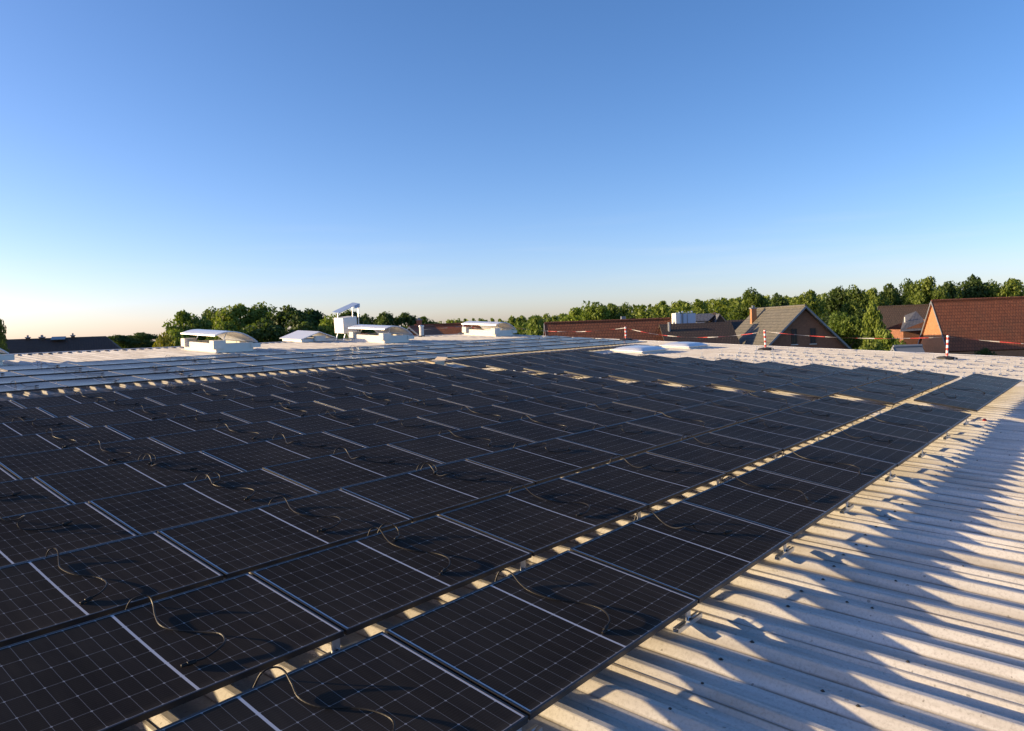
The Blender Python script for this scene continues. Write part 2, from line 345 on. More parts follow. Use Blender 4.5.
# sheet screws along the purlin lines
sc = MB()
def screw(x, y, z, r=.011):
    a = [(x+r*1.5*math.cos(t), y+r*1.5*math.sin(t), z+.002) for t in (0, 1.05, 2.09, 3.14, 4.19, 5.24)]; sc.face(a)
    b = [(x+r*.8*math.cos(t), y+r*.8*math.sin(t), z+.009) for t in (0, 1.05, 2.09, 3.14, 4.19, 5.24)]; sc.face(b)
    for k in range(6): sc.face([(b[k][0], b[k][1], z), (b[(k+1) % 6][0], b[(k+1) % 6][1], z), b[(k+1) % 6], b[k]])
for i in range(-20, 88):
    x = i*RIB+.045
    for y in (-3.2, -1.72, -.25, 1.23, 2.7, 4.2, 5.7, 7.2, 8.7):
        if random.random() < .9: screw(x+random.uniform(-.006, .006), y+random.uniform(-.03, .03), ZC)
    for y in (-2.4, -.98, -.62):
        if i % 3 == 0 and random.random() < .8: screw(x+.13, y+random.uniform(-.2, .2), ZR, .008)
        if i % 2 == 0 and random.random() < .6: screw(x+random.uniform(-.02, .02), y+random.uniform(-.3, .3), ZC, .009)
o = part('roof_screws', sc, M['screw'], hall); o['kind'] = 'stuff'

# ------------------------------------------------------------------ solar panels
ALPHA = R(5.4925); ROW0, PITCHY, PITCHX = 0.086, 1.3602, 1.775
fm = MB()
fm.box(0, PL, 0, .011, -PT, 0); fm.box(0, PL, PW-.011, PW, -PT, 0); fm.box(0, .011, .011, PW-.011, -PT, 0); fm.box(PL-.011, PL, .011, PW-.011, -PT, 0)
fm.box(.011, PL-.011, .011, .034, -PT, -PT+.0018); fm.box(.011, PL-.011, PW-.034, PW-.011, -PT, -PT+.0018)
FRAME_ME = fm.mesh('frame', M['frame'])
def glass_mesh(sag, mat='solar'):
    gm = MB(); nx, ny = 12, 8; V = []
    for j in range(ny+1):
        for i in range(nx+1):
            u, v = i/nx, j/ny; V.append((.011+GL*u, .011+GW*v, -.0022-sag*16*u*(1-u)*v*(1-v)))
    gm.v = V
    for j in range(ny):
        for i in range(nx):
            a = j*(nx+1)+i; q = (a, a+1, a+nx+2, a+nx+1); gm.f.append(q); gm.mi.append(0); gm.sm.append(True)
            gm.uv += [(V[k][0]-.011, V[k][1]-.011) for k in q]
    return gm.mesh('glass', M[mat])
GLASS = [glass_mesh(s) for s in (.002, .0035, .005, .0065)]; GLASS_FAR = [glass_mesh(s, 'solar_far') for s in (.009, .011, .013)]
# loose leads: from behind the rear edge over the frame, down on to the glass, a plug at the end
LEADS = [
    [(.98, 1.10, -.05), (1.01, 1.09, .03), (1.06, 1.06, .075), (1.09, 1.02, .072), (1.085, .96, .03), (1.05, .86, .006), (1.02, .73, .006), (1.05, .63, .005), (1.14, .52, .006), (1.20, .40, .03), (1.165, .29, .035), (1.05, .245, .012), (.97, .245, .010)],
    [(1.00, 1.11, -.05), (1.03, 1.09, .035), (1.08, 1.06, .07), (1.10, 1.01, .062), (1.09, .93, .02), (1.06, .82, .005), (1.09, .70, .005), (1.19, .60, .006), (1.24, .48, .025), (1.24, .37, .035), (1.17, .30, .014), (1.12, .27, .010)],
    [(1.02, 1.10, -.05), (1.04, 1.09, .03), (1.07, 1.06, .06), (1.07, 1.00, .05), (1.04, .90, .008), (1.01, .78, .005), (1.04, .62, .005), (1.13, .49, .006), (1.13, .33, .028), (1.06, .23, .025), (.98, .20, .010)],
    [(.97, 1.11, -.05), (1.00, 1.09, .04), (1.04, 1.06, .08), (1.07, 1.00, .07), (1.10, .92, .012), (1.17, .85, .04), (1.20, .80, .10), (1.18, .74, .11), (1.13, .72, .06), (1.14, .66, .008), (1.23, .58, .006), (1.36, .56, .008), (1.42, .57, .010)],
    [(1.03, 1.10, -.05), (1.06, 1.09, .05), (1.10, 1.05, .10), (1.12, .99, .08), (1.10, .90, .02), (1.05, .80, .006), (1.01, .70, .03), (1.02, .62, .09), (1.07, .58, .11), (1.12, .60, .06), (1.15, .55, .01), (1.22, .44, .006), (1.30, .40, .010)]]
CABLE, PLUG = [], []
for L in LEADS:
    L = [(a, b, h if h <= .012 else .010+(h-.010)*.62) for a, b, h in L]
    c = MB(); p = spline(L, 5); c.tube(p, .0052, 7); CABLE.append(c.mesh('cable', M['cable']))
    q = MB(); d = (p[-1]-p[-3]).normalized(); e = p[-1]; q.tube([e-d*.012, e-d*.008, e+d*.034, e+d*.036, e+d*.066, e+d*.068], [.008, .0125, .0125, .009, .009, .005], 8); PLUG.append(q.mesh('plug', M['cable']))
# short second lead with its own plug, curled behind the first
c = MB(); p2 = spline([(1.10, 1.10, -.05), (1.13, 1.08, .03), (1.17, 1.04, .06), (1.19, .97, .04), (1.16, .90, .008), (1.10, .86, .008)], 5); c.tube(p2, .0052, 7); CABLE2 = c.mesh('cable', M['cable'])
q = MB(); d = (p2[-1]-p2[-3]).normalized(); e = p2[-1]; q.tube([e-d*.01, e-d*.008, e+d*.034, e+d*.036, e+d*.066], [.008, .0125, .0125, .009, .007], 8); PLUG2 = q.mesh('plug', M['cable'])

def panel(x, y, z, tilt, label, group, lead=True, glasses=GLASS):
    T = RX @ Matrix.Translation((x, y, z)) @ Matrix.Rotation(tilt, 4, 'X') @ Matrix.Rotation(R(random.gauss(0, .05)), 4, 'Y')
    t = thing('solar_panel', label, 'solar panel', T, group)
    link('frame', FRAME_ME, t); link('glass', random.choice(glasses), t)
    if lead:
        i = random.randrange(5); cb = link('cable', CABLE[i], t); link('plug', PLUG[i], cb)
        dx = random.uniform(-.05, .05); cb.location.x = dx
        if random.random() < .16:
            c2 = link('cable', CABLE2, t); link('plug', PLUG2, c2); c2.location.x = dx+random.uniform(-.03, .03)
    return t
ROWN = lambda k: 'front row' if k == 0 else ORD[k]+' row from the front'
for k in range(10):
    y = ROW0+k*PITCHY-(.012 if k == 0 else 0)
    for n_ in range(-2, 7):
        if k > 5 and n_ < -1+(k-6)//3: continue
        c = 6-n_; lab = 'dark solar panel, '+ROWN(k)+', '+('last panel before the row break' if c == 0 else ORD[c]+' panel left of the row break')
        x = -.033+n_*PITCHX+random.gauss(0, .003)
        panel(x, y+random.gauss(0, .003), random.gauss(0, .002), ALPHA+R(random.gauss(0, .12)), lab, 'solar panels left of the row break', True)
    for n_ in range(4):
        lab = 'dark solar panel, '+ROWN(k)+', '+ORD[n_]+' panel right of the row break'
        panel(13.0+.02*k*0+n_*PITCHX*.985, y+random.gauss(0, .003), random.gauss(0, .002), ALPHA+R(random.gauss(0, .12)), lab, 'solar panels right of the row break', random.random() < .6)
FY0, FPY, FT = 15.5, 1.48, R(1.6)
for k in range(4):
    for n_ in range(0, 16):
        if k == 3 and n_ < 2: continue
        lab = 'sky-reflecting solar panel beyond the bare walkway, '+('nearest' if k == 0 else ORD[k])+' row there, '+ORD[15-n_]+' from its right end'
        panel(-.10+n_*PITCHX+.05*k, FY0+k*FPY, 0.030+.016*k, FT+R(random.gauss(0, .15)), lab, 'solar panels beyond the walkway', random.random() < .8, GLASS_FAR)

# ------------------------------------------------------------------ mounting brackets
def bracket_meshes(h):
    r = MB(); r.box(-.17, .17, -.022, .022, ZC+.002, ZC+.006); r.box(-.17, .17, -.022, -.019, ZC+.006, ZC+.034); r.box(-.17, .17, .019, .022, ZC+.006, ZC+.034)
    r.box(-.17, .17, -.019, -.006, ZC+.030, ZC+.034); r.box(-.17, .17, .006, .019, ZC+.030, ZC+.034)
    p = MB(); p.box(-.03, .03, -.003, .003, ZC+.034, h); p.box(-.03, .03, -.028, -.003, ZC+.034, ZC+.040); p.box(-.03, .03, -.003, .034, h, h+.005)
    b = MB(); b.tube([(0, -.014, ZC+.040), (0, -.014, ZC+.050)], .008, 6)
    return r.mesh('rail', M['alu']), p.mesh('upright', M['alu']), b.mesh('bolt', M['screw'])
BLOW, BHIGH, BBARE = bracket_meshes(-.040), bracket_meshes(.055), bracket_meshes(-.005)
def bracket(x, y, hi, label, group, rz=0.0, bare=False):
    t = thing('mounting_bracket', label, 'bracket', RX @ Matrix.Translation((x, y, 0)) @ Matrix.Rotation(rz, 4, 'Z'), group)
    for nm, me in zip(('rail', 'upright', 'bolt'), (BBARE if bare else BHIGH) if hi else BLOW): link(nm, me, t)
for n_ in range(-2, 8):
    x = -.043+n_*PITCHX
    bracket(x, ROW0+.06, False, 'short aluminium bracket under the front panel edge, '+('at' if n_ == 7 else ORD[6-n_]+' joint left of')+' row break', 'brackets along the front panel edge')
    for k in range(2): bracket(x, ROW0+k*PITCHY+PW-.12, True, 'rear aluminium bracket behind the '+ROWN(k)+', '+('at' if n_ == 7 else ORD[6-n_]+' joint left of')+' row break', 'rear brackets between the front rows')
    if n_ > -2: bracket(x, ROW0+PITCHY+.10, False, 'aluminium front bracket under the second panel row, '+('at' if n_ == 7 else ORD[6-n_]+' joint left of')+' row break', 'brackets under the second row')
for k in range(0, 9):
    for j in range(5):
        x = 21.72+j*PITCHX
        if k > 7 or x > 30.5: continue
        y = ROW0+k*PITCHY
        for hi in (0, 1):
            bracket(x, y+(PW-.2 if hi else .15), hi, ('tall' if hi else 'low')+' bare bracket right of the panels, '+ORD[k]+' row from the front, '+ORD[j]+' outward', 'empty brackets on the bare roof', 0.0, True)
for k in range(8):     # the gap at the row break: posts at the panel ends
    bracket(12.62, ROW0+k*PITCHY+PW-.02, True, 'rear bracket standing in the golden gap of the row break, '+ROWN(k), 'brackets in the row break')
t = thing('cable_cap', 'small red plastic cap by the front corner of the row break', 'cap', RT(12.50, -.11, .62))
c = MB(); c.tube([(0, 0, 0), (0, 0, .015), (.01, 0, .05), (.02, 0, .062)], [.06, .06, .045, .02], 10); part('cap', c, M['red'], t)
c = MB(); c.tube(spline([(0, .0, .03), (-.1, .05, .02), (-.2, .18, .02), (-.25, .3, .03)], 4), .006, 6); part('lead', c, M['cable'], t)

# ------------------------------------------------------------------ roof lights and smoke vents
def vent(x, y, label, z=0.0, open_=R(9.5), sx=1.55, sy=2.45, rz=0.0):
    T = RT(x, y) @ Matrix.Rotation(rz, 4, 'Z'); t = thing('smoke_vent', label, 'roof vent', T, 'smoke vents along the ridge')
    h = .34
    c = MB()
    for b in ((0, .09, 0, sy), (sx-.09, sx, 0, sy), (.09, sx-.09, 0, .09), (.09, sx-.09, sy-.09, sy)): c.box(b[0], b[1], b[2], b[3], z-.08, z+h)
    c.box(-.10, sx+.10, -.10, 0, z-.002, z+.012); c.box(-.10, 0, 0, sy+.10, z-.002, z+.012); c.box(sx, sx+.10, 0, sy+.1, z-.002, z+.012); c.box(0, sx, sy, sy+.10, z-.002, z+.012)
    part('curb', c, M['cream'], t)
    for (bx0, bx1, by0, by1) in ((-.12, .38, -.05, .26), (-.12, .38, sy-.26, sy+.05), (sx-.10, sx+.30, -.05, .26)):
        c = MB(); c.box(bx0, bx1, by0, by1, z+.14, z+(.46 if bx0 < 1 else .30)); part('end_block', c, M['cream'], t)
    lid = MB(); nseg = 14; rise = .30; Pt = []
    for i in range(nseg+1):
        q = i/nseg; xx = -.10+(sx+.25)*q; zz = rise*4*q*(1-q)*.9
        d = sx+.15-xx; Pt.append((sx+.15-d*math.cos(open_)-zz*math.sin(-open_)*0, z+h+.03+d*math.sin(open_)+zz*math.cos(open_)))
    for i in range(nseg):
        (xa, za), (xb, zb) = Pt[i], Pt[i+1]
        lid.quad((xa, -.10, za), (xb, -.10, zb), (xb, sy+.10, zb), (xa, sy+.10, za), 0, True); lid.quad((xb, -.10, zb-.032), (xa, -.10, za-.032), (xa, sy+.10, za-.032), (xb, sy+.10, zb-.032), 0, True)
        lid.quad((xa, -.10, za-.032), (xb, -.10, zb-.032), (xb, -.10, zb), (xa, -.10, za)); lid.quad((xb, sy+.10, zb-.032), (xa, sy+.10, za-.032), (xa, sy+.10, za), (xb, sy+.10, zb))
    (xa, za) = Pt[0]; lid.quad((xa, sy+.1, za-.032), (xa, -.1, za-.032), (xa, -.1, za), (xa, sy+.1, za)); (xa, za) = Pt[-1]; lid.quad((xa, -.1, za-.032), (xa, sy+.1, za-.032), (xa, sy+.1, za), (xa, -.1, za))
    L = part('lid', lid, M['poly'], t)
    fr = MB(); fr.box(Pt[0][0]-.02, Pt[0][0]-.001, -.11, sy+.11, Pt[0][1]-.042, Pt[0][1]+.008); part('lid_frame', fr, M['alu'], L)
    st = MB(); st.tube([(.35, .2, z+h-.05), (.55, .2, Pt[3][1]-.05)], .014, 6); st.tube([(.35, sy-.2, z+h-.05), (.55, sy-.2, Pt[3][1]-.05)], .014, 6); part('opening_arm', st, M['alu'], t)
    return t
vent(3.15, 24.2, 'smoke vent at the left picture edge, low on the bare roof near the ridge')
vent(11.75, 24.6, 'open smoke vent with bowed lid in front of the left tree group')
vent(20.35, 25.0, 'open smoke vent with bowed lid in front of the box on stilts')
vent(29.0, 25.6, 'open smoke vent with bowed lid between the vent pipe and a striped pole')
# gabled roof light behind the ridge
t = thing('gabled_rooflight', 'low white gabled roof light just behind the ridge, left of the stilted box', 'roof light', RT(18.0, 28.2) @ Matrix.Diagonal((.66, 1, .95, 1)), None)
c = MB(); c.box(0, 2.9, 0, 1.6, 0, .14); part('curb', c, M['white'], t)
c = MB(); c.slab((-.15, -.1, .16), (1.45, -.1, .52), (1.45, 1.7, .52), (-.15, 1.7, .16), .04); c.slab((1.45, -.1, .52), (3.05, -.1, .16), (3.05, 1.7, .16), (1.45, 1.7, .52), .04); part('lid', c, M['poly'], t)
c = MB(); c.box(1.0, 1.9, -.16, -.02, .02, .30); part('end_block', c, M['cream'], t)
# acrylic domes
def dome(x, y, label, sx=2.2, sy=1.5):
    t = thing('dome_rooflight', label, 'roof light', RT(x, y), 'acrylic domes at the end of the bare walkway')
    c = MB()
    for b in ((0, .08, 0, sy), (sx-.08, sx, 0, sy), (.08, sx-.08, 0, .08), (.08, sx-.08, sy-.08, sy)): c.box(b[0], b[1], b[2], b[3], -.08, .08)
    c.box(-.14, sx+.14, -.14, 0, -.002, .02); c.box(-.14, 0, 0, sy+.14, -.002, .02); c.box(sx, sx+.14, 0, sy+.14, -.002, .02); c.box(0, sx, sy, sy+.14, -.002, .02)
    part('curb', c, M['white'], t)
    d = MB(); nx = ny = 14; G = []
    for j in range(ny+1):
        for i in range(nx+1):
            u, v = i/nx*2-1, j/ny*2-1; G.append((sx/2+u*(sx/2+.06), sy/2+v*(sy/2+.06), -.085+.175+.13*((1-u**4)*(1-v**4))**.7))
    d.v = G
    for j in range(ny):
        for i in range(nx): a = j*(nx+1)+i; d.f.append((a, a+1, a+nx+2, a+nx+1)); d.mi.append(0); d.sm.append(True); d.uv += [(0, 0)]*4
    part('dome', d, M['poly'], t)
    r = MB()
    for b in ((-.07, sx+.07, -.07, -.05), (-.07, sx+.07, sy+.05, sy+.07), (-.07, -.05, -.05, sy+.05), (sx+.05, sx+.07, -.05, sy+.05)): r.box(b[0], b[1], b[2], b[3], .060, .095)
    part('clamp_frame', r, M['alu'], t)
dome(22.9, 12.7, 'nearer white acrylic dome roof light beside the end of the panel field', 2.0, 1.35)
dome(26.9, 12.7, 'farther white acrylic dome roof light, behind the nearer dome', 1.9, 1.3)

# box on stilts with a lean-to sheet
t = thing('equipment_box', 'white tilted box on thin legs under a slanted blue sheet, behind a smoke vent', 'roof equipment', RT(20.7, 28.3) @ Matrix.Diagonal((.66, .66, .80, 1)))
TT = Matrix.Translation((0, 0, .50)) @ Matrix.Rotation(R(-5), 4, 'Y')
c = MB(); c.box(-.66, .62, -.55, .55, 0, .95, T=TT); part('box', c, M['white'], t)
for x, y in ((-.5, -.45), (.5, -.45), (-.5, .45), (.5, .45)):
    c = MB(); c.tube([(x*1.25, y, 0), (x*.8, y, .56)], .035, 6); part('leg', c, M['alu'], t)
c = MB(); c.slab((-1.0, -.4, 1.72), (.95, -.4, 2.30), (.95, .4, 2.36), (-1.0, .4, 1.78), .03); c.slab((.45, -.425, 1.98), (.97, -.425, 2.06), (.97, -.425, 2.29), (.45, -.425, 2.13), .02); part('canopy', c, M['blue'], t)
for x, y, z in ((-.55, .3, 1.88), (.85, .3, 2.30), (.85, -.4, 2.22)):
    c = MB(); c.tube([(x, y, .2 if x > 0 else 1.15), (x, y, z)], .04, 6); part('post', c, M['alu'], t)
# flue pipe
t = thing('vent_pipe', 'slim pale vent pipe standing on the ridge in front of the red roofs', 'pipe', Matrix.Translation(W(*G(26.0, 28.45), ZC)))
c = MB(); c.tube([(0, 0, -.05), (0, 0, .56)], .13, 14); part('pipe', c, M['render'], t); c = MB(); c.tube([(0, 0, .57), (0, 0, .62), (0, 0, .66)], [.16, .16, .05], 14); part('cap', c, M['alu'], t); c = MB(); c.tube([(0, 0, -.03), (0, 0, .05)], [.24, .16], 14); part('collar', c, M['rubber'], t)
t = thing('shadow_caster', 'tall grey stack added unseen beyond the left picture edge to cast a shadow', 'shadow caster', Matrix.Translation(W(-11.6, 17.1, ZC)))  # unseen stack, added only to throw a soft shadow on the left panels
c = MB(); c.tube([(0, 0, -.05), (0, 0, 2.5)], .29, 20); part('duct', c, M['alu'], t); c = MB(); c.tube([(0, 0, 2.51), (0, 0, 2.55), (0, 0, 2.8)], [.42, .42, .06], 20); part('caster_cap', c, M['alu'], t); c = MB(); c.tube([(0, 0, -.06), (0, 0, .16)], [.46, .32], 20); part('collar', c, M['rubber'], t)
# carton in the walkway
t = thing('cardboard_box', 'open pale cardboard box lying in the golden walkway between the panel fields', 'box', RT(13.35, 14.45) @ Matrix.Rotation(R(8), 4, 'Z') @ Matrix.Diagonal((.8, .8, .6, 1)))
c = MB(); c.box(-.30, .30, -.25, .25, .0, .30); part('carton', c, M['card'], t)
c = MB(); c.slab((-.30, -.25, .305), (-.30, .25, .305), (-.70, .25, .40), (-.70, -.25, .40), .006); part('flap', c, M['card'], t); c = MB(); c.slab((.30, .25, .305), (.30, -.25, .305), (.50, -.25, .45), (.50, .25, .45), .006); part('flap', c, M['card'], t)

# ------------------------------------------------------------------ striped poles and barrier tape
POLES = [(28.4, 3.15, .86, 3), (28.7, 10.0, .84, -2), (31.0, 18.3, .70, -1), (30.9, 26.8, .62, 1), (30.4, 29.4, .50, -2)]
DESC = ['in front of the red barn', 'in front of the grey roofed house', 'in front of the middle red roof, left of the domes', 'right of the farthest smoke vent', 'right of the vent pipe']
tops = []
for (x, y, h, ln), ds in zip(POLES, DESC):
    h *= S_; base = W(*G(x, y), ZC); T = Matrix.Translation(base) @ Matrix.Rotation(R(ln), 4, FL)
    t = thing('barrier_pole', 'striped barrier pole '+ds, 'pole', T, 'striped poles at the roof edge')
    c = MB(); c.tube([(0, 0, .02), (0, 0, h)], .045, 12); part('pole', c, M['stripe'], t)
    c = MB(); c.tube([(0, 0, 0), (0, 0, .05), (0, 0, .085), (0, 0, .11)], [.36, .36, .26, .08], 8); part('foot', c, M['rubber'], t)
    c = MB(); c.tube([(0, 0, h), (0, 0, h+.02)], [.047, .03], 12); part('cap', c, M['red'], t)
    tops.append(T @ Vector((0, 0, h-.06)))
def tape(a, b, sag, label):
    n_ = 28; c = MB(); P_ = []
    for i in range(n_+1):
        q = i/n_; p = a.lerp(b, q); p.z -= sag*4*q*(1-q); P_.append(p)
    L = 0
    for i in range(n_):
        p, r = P_[i], P_[i+1]; tw = 1.5*math.sin(i*.42+sag*30); tw2 = 1.5*math.sin((i+1)*.42+sag*30); d = (r-p).normalized(); sd = d.cross(Vector((0, 0, 1))).normalized()
        v1 = (Vector((0, 0, math.cos(tw)))+sd*math.sin(tw))*.017; v2 = (Vector((0, 0, math.cos(tw2)))+sd*math.sin(tw2))*.017; k = (r-p).length
        c.face([p-v1, r-v2, r+v2, p+v1], [(L, 0), (L+k, 0), (L+k, .07), (L, .07)], 0, True); L += k
    tag(link('barrier_tape', c.mesh('barrier_tape', M['tape'])), label, 'barrier tape', 'barrier tape along the roof edge')
far_r = W(*G(28.4, -6.0), ZC)+Vector((0, 0, .82)); far_l = W(*G(22.3, 30.2), ZC)+Vector((0, 0, .2))
tape(far_r, tops[0], .20, 'red and white tape from the barn pole to the right picture edge')
tape(tops[0], tops[1], .16, 'red and white tape crossing in front of the grey house gable')
tape(tops[1], tops[2], .38, 'red and white tape sagging over the domes and dark roofs')
tape(tops[2], tops[3], .30, 'red and white tape sagging in front of the middle red roof')
tape(tops[3], tops[4], .14, 'red and white tape between the two farthest striped poles')
tape(tops[4], far_l, .05, 'faint red and white tape running from the farthest pole towards the vent pipe')

# ------------------------------------------------------------------ houses
def gable_house(name, label, cat, u, dist, ridge_v, ang, length, width, pitch, roofm, wallm, over=.35, wall_top=None, gable_m=None, offset=0.0):
    """ridge starts at the point seen at (u, ridge_v); ang = heading of the ridge (0 = level right, 90 = away)"""
    p = place(u, ridge_v, dist); h = p.z-GROUND; a = HEAD-math.pi/2+R(ang)
    T = Matrix.Translation((p.x, p.y, GROUND)) @ Matrix.Rotation(a, 4, 'Z'); t = thing(name, label, cat, T)
    hw = width/2; tp = math.tan(R(pitch)); he = h-hw*tp; c = MB(); d = .22
    w = MB()
    w.quad((0, -hw, 0), (length, -hw, 0), (length, -hw, he-d), (0, -hw, he-d)); w.quad((length, hw, 0), (0, hw, 0), (0, hw, he-d), (length, hw, he-d))
    for x, s in ((0, 1), (length, -1)):
        q = [(x, hw, 0), (x, -hw, 0), (x, -hw, he-d), (x, 0, h-d), (x, hw, he-d)]
        w.face(q if s > 0 else q[::-1], [(v[1], v[2]) for v in (q if s > 0 else q[::-1])])
    part('wall', w, wallm, t)
    ho = hw+over; ze = h-ho*tp
    r = MB(); r.slab((-over, -ho, ze), (length+over, -ho, ze), (length+over, 0, h), (-over, 0, h), .14); rp = part('roof', r, roofm, t)
    r = MB(); r.slab((length+over, ho, ze), (-over, ho, ze), (-over, -.004, h+.004), (length+over, -.004, h+.004), .14); part('roof', r, roofm, t)
    rt = MB(); rt.tube([(-over, 0, h+.03), (length+over, 0, h+.03)], .10, 8); part('ridge_tiles', rt, roofm, rp)
    tr = MB()
    for s in (-1, 1):
        a1 = Vector((-over-.03, s*ho, ze-.16)); b1 = Vector((-over-.03, 0, h-.16)); tr.slab(*((a1, b1, b1+Vector((0, 0, .2)), a1+Vector((0, 0, .2))) if s < 0 else (b1, a1, a1+Vector((0, 0, .2)), b1+Vector((0, 0, .2)))), .028)
    part('verge_board', tr, M['trim'], t)
    return t, h, he
def win(t, x, y, z, w, h, axis='x', arch=False, fr='trim', s=-1):
    """window on the face at x (axis x) or y (axis y); s = outward sign"""
    f = MB(); gl = MB(); o1, o2 = (.05, .035)
    def bx(m, a0, a1, z0, z1, dep):
        if axis == 'x': m.box(min(x, x+s*dep), max(x, x+s*dep), y+a0, y+a1, z0, z1)
        else: m.box(x+a0, x+a1, min(y, y+s*dep), max(y, y+s*dep), z0, z1)
    hw = w/2
    for b in ((-hw, -hw+.06, z, z+h), (hw-.06, hw, z, z+h), (-hw+.06, hw-.06, z, z+.06), (-hw+.06, hw-.06, z+h-.06, z+h), (-.025, .025, z+.06, z+h-.06)): bx(f, *b, o1)
    bx(gl, -hw+.06, hw-.06, z+.06, z+h-.06, o2)
    wp = part('window', f, M[fr], t); part('pane', gl, M['glass'], wp)
    sl_ = MB(); bx(sl_, -hw-.06, hw+.06, z-.07, z-.005, .10); part('sill', sl_, M['render'], wp)
def chimney(t, x, y, z0, z1, s=.5, m='brick'):
    c = MB(); c.box(x-s/2, x+s/2, y-s/2, y+s/2, z0, z1); k = part('chimney', c, M[m], t); c = MB(); c.box(x-s/2-.06, x+s/2+.06, y-s/2-.06, y+s/2+.06, z1, z1+.10); c.box(x-s*.22, x+s*.22, y-s*.22, y+s*.22, z1+.10, z1+.3); part('chimney_cap', c, M['trim'], k)

# grey house, gable towards the hall (ridge runs away from the camera)
t, h, he = gable_house('grey_roofed_house', 'brick house with grey tiled roof and two narrow gable windows behind the bare roof', 'house', 804, 60, 306, 92, 10.5, 10.4, 44.5, M['tile_grey'], M['brick'])
win(t, 0, .85, h-3.05, .46, 1.25, fr='wood'); win(t, 0, -.68, h-3.05, .46, 1.25, fr='wood')
chimney(t, 8.2, 1.15, h-2.2, h+.02, .46, 'brick_o')
c = MB(); c.tube([(4.2, 4.0, h-4.5), (4.2, 4.0, h-2.9)], .07, 8); c.tube([(4.2, 4.0, h-2.95), (4.2, 4.0, h-2.7)], .11, 8); part('roof_vent', c, M['render'], t)
c = MB(); c.tube([(5.6, 4.2, h-4.6), (5.6, 4.2, h-3.4)], .05, 8); part('antenna', c, M['alu'], t)
# red barn on the right
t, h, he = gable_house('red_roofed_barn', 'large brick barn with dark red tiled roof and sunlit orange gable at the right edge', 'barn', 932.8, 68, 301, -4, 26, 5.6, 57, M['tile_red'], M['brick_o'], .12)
# middle barn
t, h, he = gable_house('long_red_barn', 'long building with rust red tiled roof behind the sagging tape, centre of the skyline', 'barn', 548.5, 66, 323.3, 3, 10.6, 9.0, 48, M['tile_red'], M['brick'])
c = MB(); c.box(6.6, 7.0, .3, .7, h-.3, h+.38); part('roof_cowl', c, M['trim'], t)
# dark flat building with pale container
p = place(671, 324, 62); T = Matrix.Translation((p.x, p.y, GROUND)) @ Matrix.Rotation(HEAD-math.pi/2, 4, 'Z'); hh = p.z-GROUND
t = thing('dark_hipped_house', 'low house with very dark brown tiled roof right of the rust red roof', 'house', T)
c = MB(); c.box(0, 6.0, 0, 7.0, 0, hh-2.6); part('wall', c, M['brick'], t)
c = MB(); c.slab((-.3, -.3, hh-2.7), (6.0, -.3, hh-2.7), (6.0, 3.4, hh), (-.3, 3.4, hh), .14); c.slab((6.0, 7.3, hh-2.7), (-.3, 7.3, hh-2.7), (-.3, 3.404, hh), (6.0, 3.404, hh), .14); part('roof', c, M['tile_brown'], t)
c = MB(); c.tube([(.4, 2.6, hh-.8), (.4, 2.6, hh+.15)], .12, 8); part('roof_vent', c, M['trim'], t)
p = place(676, 324.2, 66); T = Matrix.Translation(p) @ Matrix.Rotation(HEAD-math.pi/2+R(4), 4, 'Z')
t = thing('rooftop_unit', 'white and pale blue ventilation unit standing above the dark brown roof', 'ventilation unit', T)
c = MB(); c.box(0, .36, 0, 1.3, -1.2, .98); part('end_hood', c, M['white'], t); c = MB(); c.box(.362, 1.78, 0, 1.3, -1.2, .92); part('casing', c, M['cont'], t); c = MB(); c.box(.50, .66, -.03, 0, -.1, .90); c.box(1.0, 1.06, -.02, 0, .0, .85); part('duct', c, M['trim'], t)
c = MB()
for i in range(6): c.box(.1+i*.28, .22+i*.28, .3, .5, .985, 1.02+.06*(i % 3))
part('vent_cowl', c, M['alu'], t)
# dormer house
p = place(696.5, 335, 74); T = Matrix.Translation((p.x, p.y, GROUND)) @ Matrix.Rotation(HEAD-math.pi/2+R(-4), 4, 'Z') @ Matrix.Scale(1.42, 4); zt = (p.z-GROUND)/1.42
t = thing('dormer_house', 'small brick house with white framed windows and steep black dormer gable left of grey house', 'house', T)
c = MB(); c.box(0, 1.45, .3, 4, 0, zt+.02); part('wall', c, M['brick_o'], t)
c = MB(); c.box(-.06, 1.5, .15, .32, zt+.02, zt+.17); part('gutter', c, M['alu'], t)
win(t, .32, .3, zt-.95, .5, .75, 'y', fr='render')
c = MB(); c.box(0, .74, .5, 2.4, zt+.17, zt+.98); dm = part('dormer', c, M['render'], t)
f = MB(); f.box(.12, .60, .46, .50, zt+.32, zt+.88); part('pane', f, M['poly'], dm)
c = MB(); c.slab((-.1, .4, zt+.98), (.9, .4, zt+.98), (2.0, 2.8, zt+1.5), (.4, 2.8, zt+1.5), .08); part('dormer_roof', c, M['tile_slate'], t)
c = MB(); c.slab((.78, .5, zt+.2), (1.7, .2, zt+.2), (1.85, 2.6, zt+1.6), (.80, 2.6, zt+1.1), .1); c.slab((1.46, .25, zt-.7), (6.2, .25, zt-.7), (6.2, 3.6, zt+.95), (1.9, 3.6, zt+.95), .1); part('roof', c, M['tile_brown'], t)
c = MB(); c.slab((1.2, 1.0, zt+.3), (1.85, 1.0, zt+1.45), (1.85, 3.2, zt+1.45), (1.2, 3.2, zt+.3), .07); c.slab((1.85, 1.0, zt+1.45), (2.7, 1.0, zt+.4), (2.7, 3.2, zt+.4), (1.85, 3.2, zt+1.45), .07); part('gable_roof', c, M['tile_slate'], t)
